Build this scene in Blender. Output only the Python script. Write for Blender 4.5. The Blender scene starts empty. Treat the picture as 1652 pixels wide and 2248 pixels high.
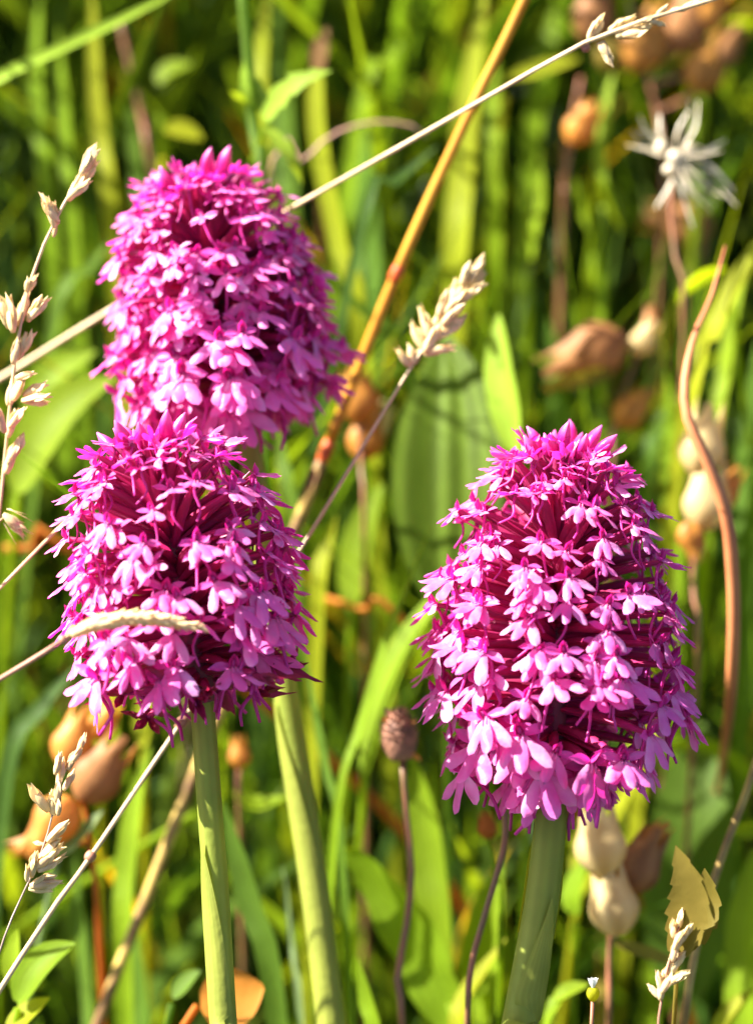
import bpy, math, random
from mathutils import Vector, Matrix, noise as mnoise

# ------------------------------------------------------------------ camera, sky, sun, exposure
S = 0.01                       # lengths below are written in centimetres
scene = bpy.context.scene
COL = scene.collection
R = math.radians
PITCH, DIST, HEIGHT = R(28), 54.0, 46.0
VPX = 124.0                    # picture units per cm in the plane of focus (picture 1652 x 2247)
CAM = Vector((0, 0, HEIGHT))
FW = Vector((0, math.cos(PITCH), -math.sin(PITCH)))
UP = Vector((0, math.sin(PITCH), math.cos(PITCH)))
RT = Vector((1, 0, 0))

def P(x, y, d=0.0):
    """a point d cm behind the plane of focus, in cm"""
    k = (DIST + d) / DIST / VPX
    return CAM + FW * (DIST + d) + RT * ((x - 826) * k) + UP * ((1123.5 - y) * k)

cd = bpy.data.cameras.new('camera')
cd.sensor_fit = 'VERTICAL'; cd.sensor_height = 24
cd.lens = 12.0 / ((1123.5 / VPX) / DIST)
cd.clip_start = 0.01; cd.clip_end = 500
cd.dof.use_dof = True; cd.dof.focus_distance = (DIST - 0.3) * S
cd.dof.aperture_fstop = cd.lens / 14.0; cd.dof.aperture_blades = 0
cam = bpy.data.objects.new('camera', cd); COL.objects.link(cam)
cam.location = CAM * S
cam.rotation_euler = (math.pi / 2 - PITCH, 0, 0)
scene.camera = cam

SUN = Vector((-0.72, 0.11, 0.69)).normalized()      # towards the sun
world = bpy.data.worlds.new('World'); scene.world = world; world.use_nodes = True
wn = world.node_tree
bg = wn.nodes['Background']
sky = wn.nodes.new('ShaderNodeTexSky'); sky.sky_type = 'NISHITA'; sky.sun_disc = False
sky.sun_elevation = math.asin(SUN.z)
sky.sun_rotation = math.atan2(SUN.x, SUN.y)
wn.links.new(sky.outputs[0], bg.inputs[0]); bg.inputs[1].default_value = 0.07; sky.air_density = 0.6; sky.dust_density = 1.5; sky.ozone_density = 0.3
ld = bpy.data.lights.new('sun', 'SUN'); ld.energy = 5.0; ld.angle = R(0.5); ld.color = (1, 0.95, 0.86)
sun = bpy.data.objects.new('sun', ld); COL.objects.link(sun)
sun.rotation_euler = SUN.to_track_quat('Z', 'Y').to_euler()
vs = scene.view_settings
vs.view_transform = 'Standard'; vs.look = 'None'; vs.gamma = 1; vs.use_curve_mapping = False
vs.exposure = 2.4
scene.render.engine = 'CYCLES'
scene.cycles.max_bounces = 6; scene.cycles.diffuse_bounces = 4; scene.cycles.transmission_bounces = 5; scene.cycles.glossy_bounces = 2

rnd = random.Random(7)
U = rnd.uniform

# ------------------------------------------------------------------ materials
def mat(name, c1, c2=None, trans=None, tf=0.35, rough=0.5, spec=0.3, scale=300, stripes=0, stripe_dark=0.75,
        var=0.12, hue=0.0, grad=None, bump=0.15, bscale=None, vcol=False):
    """c1/c2 mixed by noise; trans = colour of the light let through; grad = (axis, from, to, colour) in cm, local"""
    m = bpy.data.materials.new(name); m.use_nodes = True
    nt = m.node_tree; N = nt.nodes; L = nt.links
    pr = N['Principled BSDF']; out = N['Material Output']
    tc = N.new('ShaderNodeTexCoord')
    ns = N.new('ShaderNodeTexNoise'); ns.inputs['Scale'].default_value = scale; ns.inputs['Detail'].default_value = 4
    L.new(tc.outputs['Object'], ns.inputs['Vector'])
    mr = N.new('ShaderNodeMapRange'); mr.inputs[1].default_value = 0.36; mr.inputs[2].default_value = 0.64
    L.new(ns.outputs[0], mr.inputs[0])
    mx = N.new('ShaderNodeMix'); mx.data_type = 'RGBA'
    mx.inputs[6].default_value = (*c1, 1); mx.inputs[7].default_value = (*(c2 or tuple(v * 0.72 for v in c1)), 1)
    L.new(mr.outputs[0], mx.inputs[0]); col = mx.outputs[2]
    if vcol:
        at = N.new('ShaderNodeAttribute'); at.attribute_name = 'tint'
        mv = N.new('ShaderNodeMix'); mv.data_type = 'RGBA'; mv.blend_type = 'MULTIPLY'; mv.inputs[0].default_value = 1
        L.new(col, mv.inputs[6]); L.new(at.outputs['Color'], mv.inputs[7]); col = mv.outputs[2]
    if grad:
        ax, g0, g1, gc = grad
        sp = N.new('ShaderNodeSeparateXYZ'); L.new(tc.outputs['Object'], sp.inputs[0])
        gr = N.new('ShaderNodeMapRange'); gr.interpolation_type = 'SMOOTHSTEP'
        gr.inputs[1].default_value = g0 * S; gr.inputs[2].default_value = g1 * S
        L.new(sp.outputs[ax], gr.inputs[0])
        mg = N.new('ShaderNodeMix'); mg.data_type = 'RGBA'; L.new(gr.outputs[0], mg.inputs[0])
        L.new(col, mg.inputs[6]); mg.inputs[7].default_value = (*gc, 1); col = mg.outputs[2]
    if stripes:
        uv = N.new('ShaderNodeUVMap')
        s2 = N.new('ShaderNodeSeparateXYZ'); L.new(uv.outputs[0], s2.inputs[0])
        ma = N.new('ShaderNodeMath'); ma.operation = 'MULTIPLY'; ma.inputs[1].default_value = stripes * 6.2832; L.new(s2.outputs[0], ma.inputs[0])
        si = N.new('ShaderNodeMath'); si.operation = 'SINE'; L.new(ma.outputs[0], si.inputs[0])
        m3 = N.new('ShaderNodeMapRange'); m3.inputs[1].default_value = -1; m3.inputs[2].default_value = 1
        m3.inputs[3].default_value = stripe_dark; m3.inputs[4].default_value = 1.0; L.new(si.outputs[0], m3.inputs[0])
        mm = N.new('ShaderNodeMix'); mm.data_type = 'RGBA'; mm.blend_type = 'MULTIPLY'; mm.inputs[0].default_value = 1
        L.new(col, mm.inputs[6]); L.new(m3.outputs[0], mm.inputs[7]); col = mm.outputs[2]
    oi = N.new('ShaderNodeObjectInfo')
    hs = N.new('ShaderNodeHueSaturation')
    v = N.new('ShaderNodeMapRange'); v.inputs[3].default_value = 1 - var; v.inputs[4].default_value = 1 + var
    L.new(oi.outputs['Random'], v.inputs[0]); L.new(v.outputs[0], hs.inputs['Value'])
    if hue:
        h = N.new('ShaderNodeMapRange'); h.inputs[3].default_value = 0.5 - hue; h.inputs[4].default_value = 0.5 + hue
        w = N.new('ShaderNodeMath'); w.operation = 'FRACT'
        w0 = N.new('ShaderNodeMath'); w0.operation = 'MULTIPLY'; w0.inputs[1].default_value = 7.3
        L.new(oi.outputs['Random'], w0.inputs[0]); L.new(w0.outputs[0], w.inputs[0])
        L.new(w.outputs[0], h.inputs[0]); L.new(h.outputs[0], hs.inputs['Hue'])
    L.new(col, hs.inputs['Color']); col = hs.outputs[0]
    L.new(col, pr.inputs['Base Color'])
    pr.inputs['Roughness'].default_value = rough
    pr.inputs['Specular IOR Level'].default_value = spec
    if bump:
        n2 = N.new('ShaderNodeTexNoise'); n2.inputs['Scale'].default_value = bscale or scale * 3; n2.inputs['Detail'].default_value = 3
        L.new(tc.outputs['Object'], n2.inputs['Vector'])
        bp = N.new('ShaderNodeBump'); bp.inputs['Strength'].default_value = bump; bp.inputs['Distance'].default_value = 0.0006
        L.new(n2.outputs[0], bp.inputs['Height']); L.new(bp.outputs[0], pr.inputs['Normal'])
    if trans:
        tr = N.new('ShaderNodeBsdfTranslucent')
        h2 = N.new('ShaderNodeHueSaturation'); h2.inputs['Color'].default_value = (*trans, 1)
        L.new(v.outputs[0], h2.inputs['Value'])
        tcol = h2.outputs[0]
        if vcol:
            mv2 = N.new('ShaderNodeMix'); mv2.data_type = 'RGBA'; mv2.blend_type = 'MULTIPLY'; mv2.inputs[0].default_value = 1
            L.new(tcol, mv2.inputs[6]); L.new(at.outputs['Color'], mv2.inputs[7]); tcol = mv2.outputs[2]
        L.new(tcol, tr.inputs[0])
        ms = N.new('ShaderNodeMixShader'); ms.inputs[0].default_value = tf
        L.new(pr.outputs[0], ms.inputs[1]); L.new(tr.outputs[0], ms.inputs[2]); L.new(ms.outputs[0], out.inputs[0])
    return m

M = {}
M['lip'] = mat('lip_petal', (0.84, 0.28, 0.61), (0.78, 0.16, 0.50), (0.88, 0.015, 0.40), 0.45, 0.42, 0.35, 260, var=0.08, hue=0.012,
               grad=(1, 0.12, 0.0, (0.82, 0.40, 0.70)), bump=0.25, bscale=900)
M['sepal'] = mat('sepal', (0.72, 0.14, 0.47), (0.60, 0.07, 0.36), (0.80, 0.02, 0.40), 0.42, 0.4, 0.4, 300, var=0.1, hue=0.012, bump=0.2, bscale=900)
M['hood'] = mat('hood_petal', (0.64, 0.07, 0.36), (0.52, 0.03, 0.26), (0.80, 0.015, 0.32), 0.40, 0.36, 0.45, 300, var=0.12, hue=0.01, bump=0.2, bscale=900)
M['bud'] = mat('flower_bud', (0.62, 0.02, 0.26), (0.50, 0.012, 0.20), (0.8, 0.01, 0.25), 0.30, 0.33, 0.5, 300, var=0.12, hue=0.01, grad=(1, 0.3, 0.62, (0.74, 0.16, 0.50)), bump=0.2, bscale=900)
M['ovary'] = mat('ovary', (0.50, 0.03, 0.17), (0.32, 0.03, 0.09), (0.6, 0.02, 0.14), 0.3, 0.4, 0.4, 260, var=0.2, bump=0.3)
M['spur'] = mat('spur', (0.62, 0.05, 0.34), None, (0.8, 0.02, 0.35), 0.35, 0.4, 0.4, 260, var=0.12)
M['withered'] = mat('withered_petal', (0.30, 0.02, 0.10), (0.18, 0.03, 0.04), (0.45, 0.02, 0.08), 0.3, 0.6, 0.2, 300, var=0.2, bump=0.4)
M['rachis'] = mat('rachis', (0.10, 0.045, 0.03), (0.16, 0.03, 0.05), None, rough=0.5, scale=200)
M['stem'] = mat('orchid_stem', (0.27, 0.31, 0.05), (0.21, 0.26, 0.04), (0.55, 0.60, 0.02), 0.25, 0.5, 0.15, 120, stripes=9, stripe_dark=0.86, var=0.03, bump=0.2, bscale=700)
M['sheath'] = mat('sheath_leaf', (0.29, 0.32, 0.055), (0.23, 0.26, 0.045), (0.60, 0.62, 0.02), 0.3, 0.5, 0.15, 120, stripes=7, stripe_dark=0.85, var=0.04, bump=0.2, bscale=700)
def leaf(name, c, t, tf=0.45, **k):
    a = dict(rough=0.55, spec=0.09, scale=90, stripes=6, stripe_dark=0.76, var=0.12, hue=0.008, bump=0.2, bscale=500); a.update(k)
    M[name] = mat(name + '_leaf', c, tuple(v * 0.75 for v in c), t, tf, **a)
leaf('bright', (0.17, 0.26, 0.012), (0.50, 0.62, 0.008))
leaf('yellow', (0.27, 0.30, 0.014), (0.70, 0.66, 0.008))
leaf('mid', (0.085, 0.155, 0.018), (0.26, 0.40, 0.010))
leaf('dark', (0.05, 0.10, 0.018), (0.14, 0.25, 0.012))
leaf('grey', (0.20, 0.27, 0.12), (0.34, 0.45, 0.08))
leaf('olive', (0.20, 0.155, 0.028), (0.40, 0.32, 0.02), stripes=0)
leaf('shoot', (0.24, 0.36, 0.035), (0.60, 0.75, 0.02), stripes=0)
leaf('plantain', (0.12, 0.20, 0.02), (0.26, 0.40, 0.012), stripes=5, stripe_dark=0.5)
leaf('brown', (0.20, 0.10, 0.04), (0.3, 0.14, 0.04))
leaf('rust', (0.48, 0.17, 0.03), (0.6, 0.22, 0.02), stripes=0)
M['straw'] = mat('straw', (0.62, 0.46, 0.25), (0.52, 0.36, 0.19), None, rough=0.4, spec=0.4, scale=220, stripes=5, stripe_dark=0.8, var=0.1)
M['straw_red'] = mat('reddish_straw', (0.42, 0.20, 0.12), (0.30, 0.13, 0.09), None, rough=0.45, scale=220, stripes=5, var=0.1)
M['greystraw'] = mat('grey_straw', (0.30, 0.22, 0.18), (0.22, 0.15, 0.12), None, rough=0.5, scale=260, var=0.1)
M['husk'] = mat('husk', (0.82, 0.66, 0.36), (0.72, 0.50, 0.24), (0.85, 0.64, 0.28), 0.32, 0.5, 0.3, 350, stripes=3, stripe_dark=0.8, var=0.13, hue=0.01)
M['husk_tip'] = mat('husk_tip', (0.55, 0.34, 0.18), None, None, rough=0.6, scale=350, var=0.13)
M['reed'] = mat('orange_reed', (0.60, 0.30, 0.025), (0.52, 0.22, 0.015), (0.6, 0.3, 0.03), 0.15, 0.38, 0.4, 60, stripes=3, stripe_dark=0.85, var=0.02)
M['reed_low'] = mat('mottled_reed', (0.50, 0.36, 0.08), (0.16, 0.08, 0.03), None, rough=0.5, scale=110, stripes=3, var=0.02)
M['node'] = mat('red_node', (0.50, 0.09, 0.02), None, None, rough=0.4, scale=300)
M['pod_pale'] = mat('pale_pod', (0.78, 0.62, 0.30), (0.66, 0.46, 0.17), (0.8, 0.55, 0.14), 0.35, 0.5, 0.3, 120, stripes=5, stripe_dark=.62, bump=.6, bscale=260, var=0.08)
M['pod_orange'] = mat('orange_pod', (0.66, 0.30, 0.05), (0.46, 0.17, 0.03), (0.75, 0.32, 0.03), 0.35, 0.5, 0.3, 120, stripes=5, stripe_dark=.62, bump=.6, bscale=260, var=0.12)
M['pod_brown'] = mat('brown_pod', (0.42, 0.19, 0.06), (0.26, 0.11, 0.04), (0.6, 0.26, 0.04), 0.3, 0.6, 0.3, 120, stripes=5, stripe_dark=.62, bump=.6, bscale=260, var=0.1)
M['peach'] = mat('peach_stalk', (0.50, 0.19, 0.075), (0.36, 0.12, 0.05), None, rough=0.5, spec=0.2, scale=60, var=0.05)
M['scale'] = mat('brown_scale', (0.36, 0.17, 0.10), (0.14, 0.07, 0.05), None, rough=0.6, scale=400, var=0.2)
M['white'] = mat('white_petal', (0.82, 0.82, 0.78), (0.75, 0.75, 0.7), (0.8, 0.8, 0.75), 0.3, 0.5, 0.3, 300, var=0.03)
M['silver'] = mat('silvery_strand', (0.72, 0.64, 0.48), (0.6, 0.5, 0.34), (0.7, 0.6, 0.4), 0.3, 0.4, 0.5, 300, var=0.1)
M['redbrown'] = mat('red_brown_stalk', (0.24, 0.09, 0.045), (0.16, 0.09, 0.04), None, rough=0.45, scale=120, var=0.1)
M['tendril'] = mat('dry_tendril', (0.36, 0.20, 0.14), (0.28, 0.14, 0.10), None, rough=0.5, scale=120, var=0.1)
M['turf'] = mat('turf', (0.085, 0.145, 0.016), (0.06, 0.11, 0.014), (0.26, 0.38, 0.010), 0.42, 0.45, 0.3, 40, var=0, vcol=True)
M['ground'] = mat('soil', (0.030, 0.026, 0.018), (0.022, 0.034, 0.012), None, rough=0.95, spec=0.1, scale=35, var=0, bump=0.6, bscale=120)

# ------------------------------------------------------------------ mesh helpers (cm in, metres out)
class MB:
    def __init__(s): s.v = []; s.f = []; s.uv = []; s.mi = []; s.tint = []
    def add(s, v, f, uv=None, mi=0, tint=None):
        o = len(s.v); s.v += [Vector(p) for p in v]; s.uv += uv or [(0, 0)] * len(v)
        s.f += [tuple(i + o for i in q) for q in f]; s.mi += [mi] * len(f)
        if tint: s.tint += [tint] * len(v)
        return s
    def mesh(s, name, mats, origin=Vector()):
        me = bpy.data.meshes.new(name)
        me.from_pydata([tuple((p - origin) * S) for p in s.v], [], s.f)
        me.polygons.foreach_set('use_smooth', [True] * len(s.f))
        ul = me.uv_layers.new(name='UVMap')
        li = [0] * len(me.loops); me.loops.foreach_get('vertex_index', li)
        ul.data.foreach_set('uv', [c for i in li for c in s.uv[i]])
        if not isinstance(mats, (list, tuple)): mats = [mats]
        for m in mats: me.materials.append(m)
        if len(mats) > 1: me.polygons.foreach_set('material_index', s.mi)
        if s.tint:
            a = me.color_attributes.new('tint', 'FLOAT_COLOR', 'POINT')
            a.data.foreach_set('color', [c for t in s.tint for c in (*t, 1)])
        me.update(); return me
    def build(s, name, mats, parent=None, origin=None):
        o0 = origin if origin is not None else (parent_origin(parent) if parent else Vector())
        me = s.mesh(name, mats, o0)
        o = bpy.data.objects.new(name, me); COL.objects.link(o)
        if parent: o.parent = parent; o.location = (o0 - parent_origin(parent)) * S
        else: o.location = o0 * S
        return o

ORI = {}
def parent_origin(p): return ORI.get(p.name, Vector())
def thing(name, label, cat, loc, group=None):
    o = bpy.data.objects.new(name, None); COL.objects.link(o)
    o.empty_display_size = 0.01
    o.location = loc * S; ORI[o.name] = loc.copy()
    return tag(o, label, cat, group)
def tag(o, label, cat, group=None):
    o['label'] = label; o['category'] = cat
    if group: o['group'] = group
    return o

def smooth(pts, n):
    """Catmull-Rom through pts, n samples"""
    pts = [Vector(p) for p in pts]
    if len(pts) == 2: return [pts[0].lerp(pts[1], i / (n - 1)) for i in range(n)]
    q = [pts[0] * 2 - pts[1]] + pts + [pts[-1] * 2 - pts[-2]]
    ln = [0]
    for a, b in zip(pts, pts[1:]): ln.append(ln[-1] + max((b - a).length, 1e-4))
    out = []
    for i in range(n):
        t = ln[-1] * i / (n - 1); k = 0
        while k < len(pts) - 2 and t > ln[k + 1]: k += 1
        u = (t - ln[k]) / (ln[k + 1] - ln[k]); a, b, c, d = q[k:k + 4]
        out.append(0.5 * ((2 * b) + (c - a) * u + (2 * a - 5 * b + 4 * c - d) * u * u + (3 * b - a - 3 * c + d) * u ** 3))
    return out

def tangents(c):
    return [((c[min(i + 1, len(c) - 1)] - c[max(i - 1, 0)]).normalized() or Vector((0, 0, 1))) for i in range(len(c))]

def tube(c, rad, sides=8, mb=None, mi=0, ridge=0.0, nr=0):
    mb = mb or MB(); T = tangents(c); n = len(c)
    up = Vector((0, -1, 0.3)); v = []; uv = []
    for i, (p, t) in enumerate(zip(c, T)):
        a = t.cross(up)
        if a.length < 1e-3: a = t.cross(Vector((1, 0, 0)))
        a.normalize(); b = a.cross(t).normalized()
        r = rad(i / (n - 1)) if callable(rad) else rad
        for k in range(sides + 1):
            th = 2 * math.pi * k / sides
            rr = r * (1 + ridge * math.cos(th * nr))
            v.append(p + a * math.cos(th) * rr + b * math.sin(th) * rr); uv.append((k / sides, i / (n - 1)))
    f = []; w = sides + 1
    for i in range(n - 1):
        for k in range(sides): f.append((i * w + k, i * w + k + 1, (i + 1) * w + k + 1, (i + 1) * w + k))
    v.append(c[0]); uv.append((0, 0)); v.append(c[-1]); uv.append((0, 1))
    for k in range(sides):
        f.append((k + 1, k, n * w)); f.append(((n - 1) * w + k, (n - 1) * w + k + 1, n * w + 1))
    return mb.add(v, f, uv, mi)

def ribbon(c, wf, roll=0.0, cup=0.2, nw=5, mb=None, mi=0, face=None, twist=0.0, wave=0.0, tint=None, ribs=0, seed=0):
    """a leaf swept along c; wf(t) = full width; cup = how far the edges rise, as a share of the half width"""
    mb = mb or MB(); T = tangents(c); n = len(c); v = []; uv = []
    for i, (p, t) in enumerate(zip(c, T)):
        tt = i / (n - 1)
        fc = (face or (CAM - p).normalized())
        s = t.cross(fc)
        if s.length < 1e-3: s = t.cross(Vector((1, 0, 0.2)))
        s.normalize(); nn = s.cross(t).normalized()
        a = roll + twist * tt
        s2 = s * math.cos(a) + nn * math.sin(a); n2 = nn * math.cos(a) - s * math.sin(a)
        h = wf(tt) / 2
        for k in range(nw):
            u = -1 + 2 * k / (nw - 1)
            off = cup * h * u * u
            if wave: off += wave * h * u * math.sin(tt * 17 + seed + u * 0.8)
            if ribs: off += 0.035 * h * math.cos(u * math.pi * ribs)
            v.append(p + s2 * (h * u) + n2 * off); uv.append((k / (nw - 1), tt))
    f = [(i * nw + k, i * nw + k + 1, (i + 1) * nw + k + 1, (i + 1) * nw + k) for i in range(n - 1) for k in range(nw - 1)]
    return mb.add(v, f, uv, mi, tint)

def leafw(w, tip=0.35, base=0.6, pw=0.8):
    return lambda t: w * (base + (1 - base) * min(1, t / 0.3)) * (min(1, max(0.02, (1 - t) / tip)) ** pw)

def to_ground(p, d=None, lean=0.3):
    """points from the ground up to p (p left out), carrying on along direction d (pointing down/away)"""
    if p.z <= 0.2: return [Vector((p.x, p.y, -0.3))]
    d = (d or Vector((0, 0, -1))).normalized()
    hx = Vector((d.x, d.y, 0)) / max(0.35, -d.z) if d.z < 0 else Vector((d.x, d.y, 0)) * 2
    m = p + Vector((hx.x, hx.y, 0)) * p.z * 0.42; m.z = p.z * 0.5
    g = p + Vector((hx.x, hx.y, 0)) * p.z * 0.62; g.z = -0.4
    return [g, m]

# ------------------------------------------------------------------ ground
g = bpy.data.meshes.new('ground')
g.from_pydata([(-30, -30, 0), (30, -30, 0), (30, 30, 0), (-30, 30, 0)], [], [(0, 1, 2, 3)])
g.materials.append(M['ground']); go = bpy.data.objects.new('ground', g); COL.objects.link(go); go['kind'] = 'structure'

# ------------------------------------------------------------------ orchids
def petal_strip(mb, length, width, base, direc, normal, shape=1.0, curl=0.0, cup=0.2, na=7, nc=5, taper=0.35, tipw=0.0, edge=0.0, rs=0):
    """one petal: from base along direc, bending towards normal by curl"""
    d = Vector(direc).normalized(); nn = Vector(normal); nn = (nn - d * nn.dot(d)).normalized(); s = d.cross(nn)
    c = []
    for i in range(na):
        t = i / (na - 1); c.append(Vector(base) + d * length * t + nn * (curl * length * t * t))
    v = []; uv = []
    T = tangents(c)
    for i in range(na):
        t = i / (na - 1)
        h = width / 2 * (taper + (1 - taper) * math.sin(min(1, t / 0.62) * math.pi / 2) ** 1.2)
        if t > 0.62: h *= max(tipw, math.sqrt(max(0, 1 - ((t - 0.62) / 0.38) ** (1.2 + shape)))) if shape > 0.5 else max(0.02, (1 - t) / 0.38)
        nl = s.cross(T[i]).normalized() * -1 if False else (nn - T[i] * nn.dot(T[i])).normalized()
        for k in range(nc):
            u = -1 + 2 * k / (nc - 1)
            v.append(c[i] + s * h * u + nl * (cup * h * u * u + edge * h * math.sin(t * 9 + u * 2 + rs))); uv.append((k / (nc - 1), t))
    f = [(i * nc + k, i * nc + k + 1, (i + 1) * nc + k + 1, (i + 1) * nc + k) for i in range(na - 1) for k in range(nc - 1)]
    return mb.add(v, f, uv)

pr = random.Random(3)
def mk_lip(k):
    j = lambda a: pr.uniform(-a, a)
    mb = MB()
    l0 = 0.78 + j(0.07)
    # three lobes; y is outward, z up
    petal_strip(mb, l0, 0.25 + j(0.03), (0, 0.02, 0.02), (j(.10), 0.42 + j(.14), -0.86), (0, 0.9, 0.4), 1.2, -0.12 + j(.12), -0.3, na=13, nc=7, taper=0.62, edge=0.12, rs=k)
    for s in (-1, 1):
        petal_strip(mb, 0.72 + j(.07), 0.26 + j(.03), (s * 0.02, 0.015, 0.0), (s * (0.60 + j(.12)), 0.34 + j(.16), -0.74), (s * 0.1, 0.9, 0.4), 1.2, -0.18 + j(.16), -0.3, na=13, nc=7, taper=0.5, edge=0.14, rs=k + 2 * s)
    # the two pale ridges at the mouth
    for s in (-1, 1):
        tube([Vector((s * 0.035, 0.03, 0.03)), Vector((s * 0.04, 0.085, -0.05)), Vector((s * 0.045, 0.115, -0.14))], lambda t: 0.022 * (1 - 0.5 * t), 5, mb)
    return mb.mesh('lip', M['lip'])
def mk_hood(k):
    j = lambda a: pr.uniform(-a, a)
    mb = MB()
    petal_strip(mb, 0.34 + j(.04), 0.22, (0, -0.04, 0.03), (0, 0.35, 0.92), (0, 1, -0.3), 0.3, 0.32 + j(.1), 0.55, taper=0.55)
    for s in (-1, 1):
        petal_strip(mb, 0.31 + j(.03), 0.18, (s * 0.06, -0.02, 0.02), (s * 0.12, 0.55, 0.78), (-s * 0.75, 0.6, -0.2), 0.4, 0.18, 0.45, taper=0.55)
    tube([Vector((0, -0.02, 0.02)), Vector((0, 0.04, 0.10)), Vector((0, 0.07, 0.17))], lambda t: 0.055 * (1 - 0.45 * t), 6, mb)
    return mb.mesh('hood', M['hood'])
def mk_sepal(k, s):
    j = lambda a: pr.uniform(-a, a)
    mb = MB()
    petal_strip(mb, 0.44 + j(.05), 0.20 + j(.02), (s * 0.05, -0.03, 0.03), (s * 0.9, 0.1 + j(.2), 0.30 + j(.3)), (0, 0.8, 0.35), 0.35, -0.18 + j(.15), 0.35, taper=0.5)
    return mb.mesh('sepal', M['sepal'])
def mk_spur(k):
    j = lambda a: pr.uniform(-a, a)
    c = smooth([(0, 0, -0.02), (j(.05), -0.15, -0.22), (j(.12), -0.28, -0.62), (j(.2), -0.25 + j(.15), -1.05)], 8)
    return tube(c, lambda t: 0.045 * (1 - 0.35 * t), 6).mesh('spur', M['spur'])
def mk_ovary(k):
    c = smooth([(0, 0, 0), (0, 0.35, 0.05 + 0.04 * (k % 2)), (0, 0.7, 0.05), (0, 1.02, 0.0)], 8)
    return tube(c, lambda t: 0.042 + 0.048 * math.sin(min(1, t * 1.1) * math.pi) ** 1.0, 9, ridge=0.16, nr=3).mesh('ovary', M['ovary'])
def mk_bract(k):
    mb = MB()
    petal_strip(mb, 1.0, 0.17, (0, 0, -0.06), (0, 1, -0.03), (0, 0, 1), 0.3, 0.06, 0.5, taper=0.7)
    return mb.mesh('bract', M['ovary'])
def mk_bud(k):
    c = [Vector((0, 0.62 * i / 9, 0.05 * math.sin(i / 9 * 2.5))) for i in range(10)]
    return tube(c, lambda t: 0.135 * max(0.05, math.sin(min(1, 0.12 + t * 0.9) * math.pi)) ** 0.75 * (1.0 - 0.12 * t), 10, ridge=0.07, nr=3).mesh('bud', M['bud'])
def mk_withered(k):
    mb = MB(); j = lambda a: pr.uniform(-a, a)
    for q in range(4):
        petal_strip(mb, 0.5 + j(.12), 0.18, (0, 0, 0), (j(.7), 0.6 + j(.4), -0.4 + j(.5)), (j(1), j(1), 1), 0.5, 0.55 + j(.4), 0.9, edge=0.4, rs=k + q)
    return mb.mesh('withered_petals', M['withered'])
LIP = [mk_lip(k) for k in range(8)]; HOOD = [mk_hood(k) for k in range(5)]
SEP = {s: [mk_sepal(k, s) for k in range(5)] for s in (-1, 1)}
SPUR = [mk_spur(k) for k in range(6)]; OVA = [mk_ovary(k) for k in range(3)]; BRACT = [mk_bract(0)]
BUD = [mk_bud(0)]; WITH = [mk_withered(k) for k in range(4)]

def child(name, me, parent, loc=(0, 0, 0), rot=(0, 0, 0), sc=(1, 1, 1)):
    o = bpy.data.objects.new(name, me); COL.objects.link(o); o.parent = parent
    o.location = Vector(loc) * S; o.rotation_euler = rot; o.scale = sc
    return o

def lerp_tab(tab, x):
    for (a, b), (c, d) in zip(tab, tab[1:]):
        if x <= c: return b + (d - b) * (x - a) / (c - a)
    return tab[-1][1]

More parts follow.
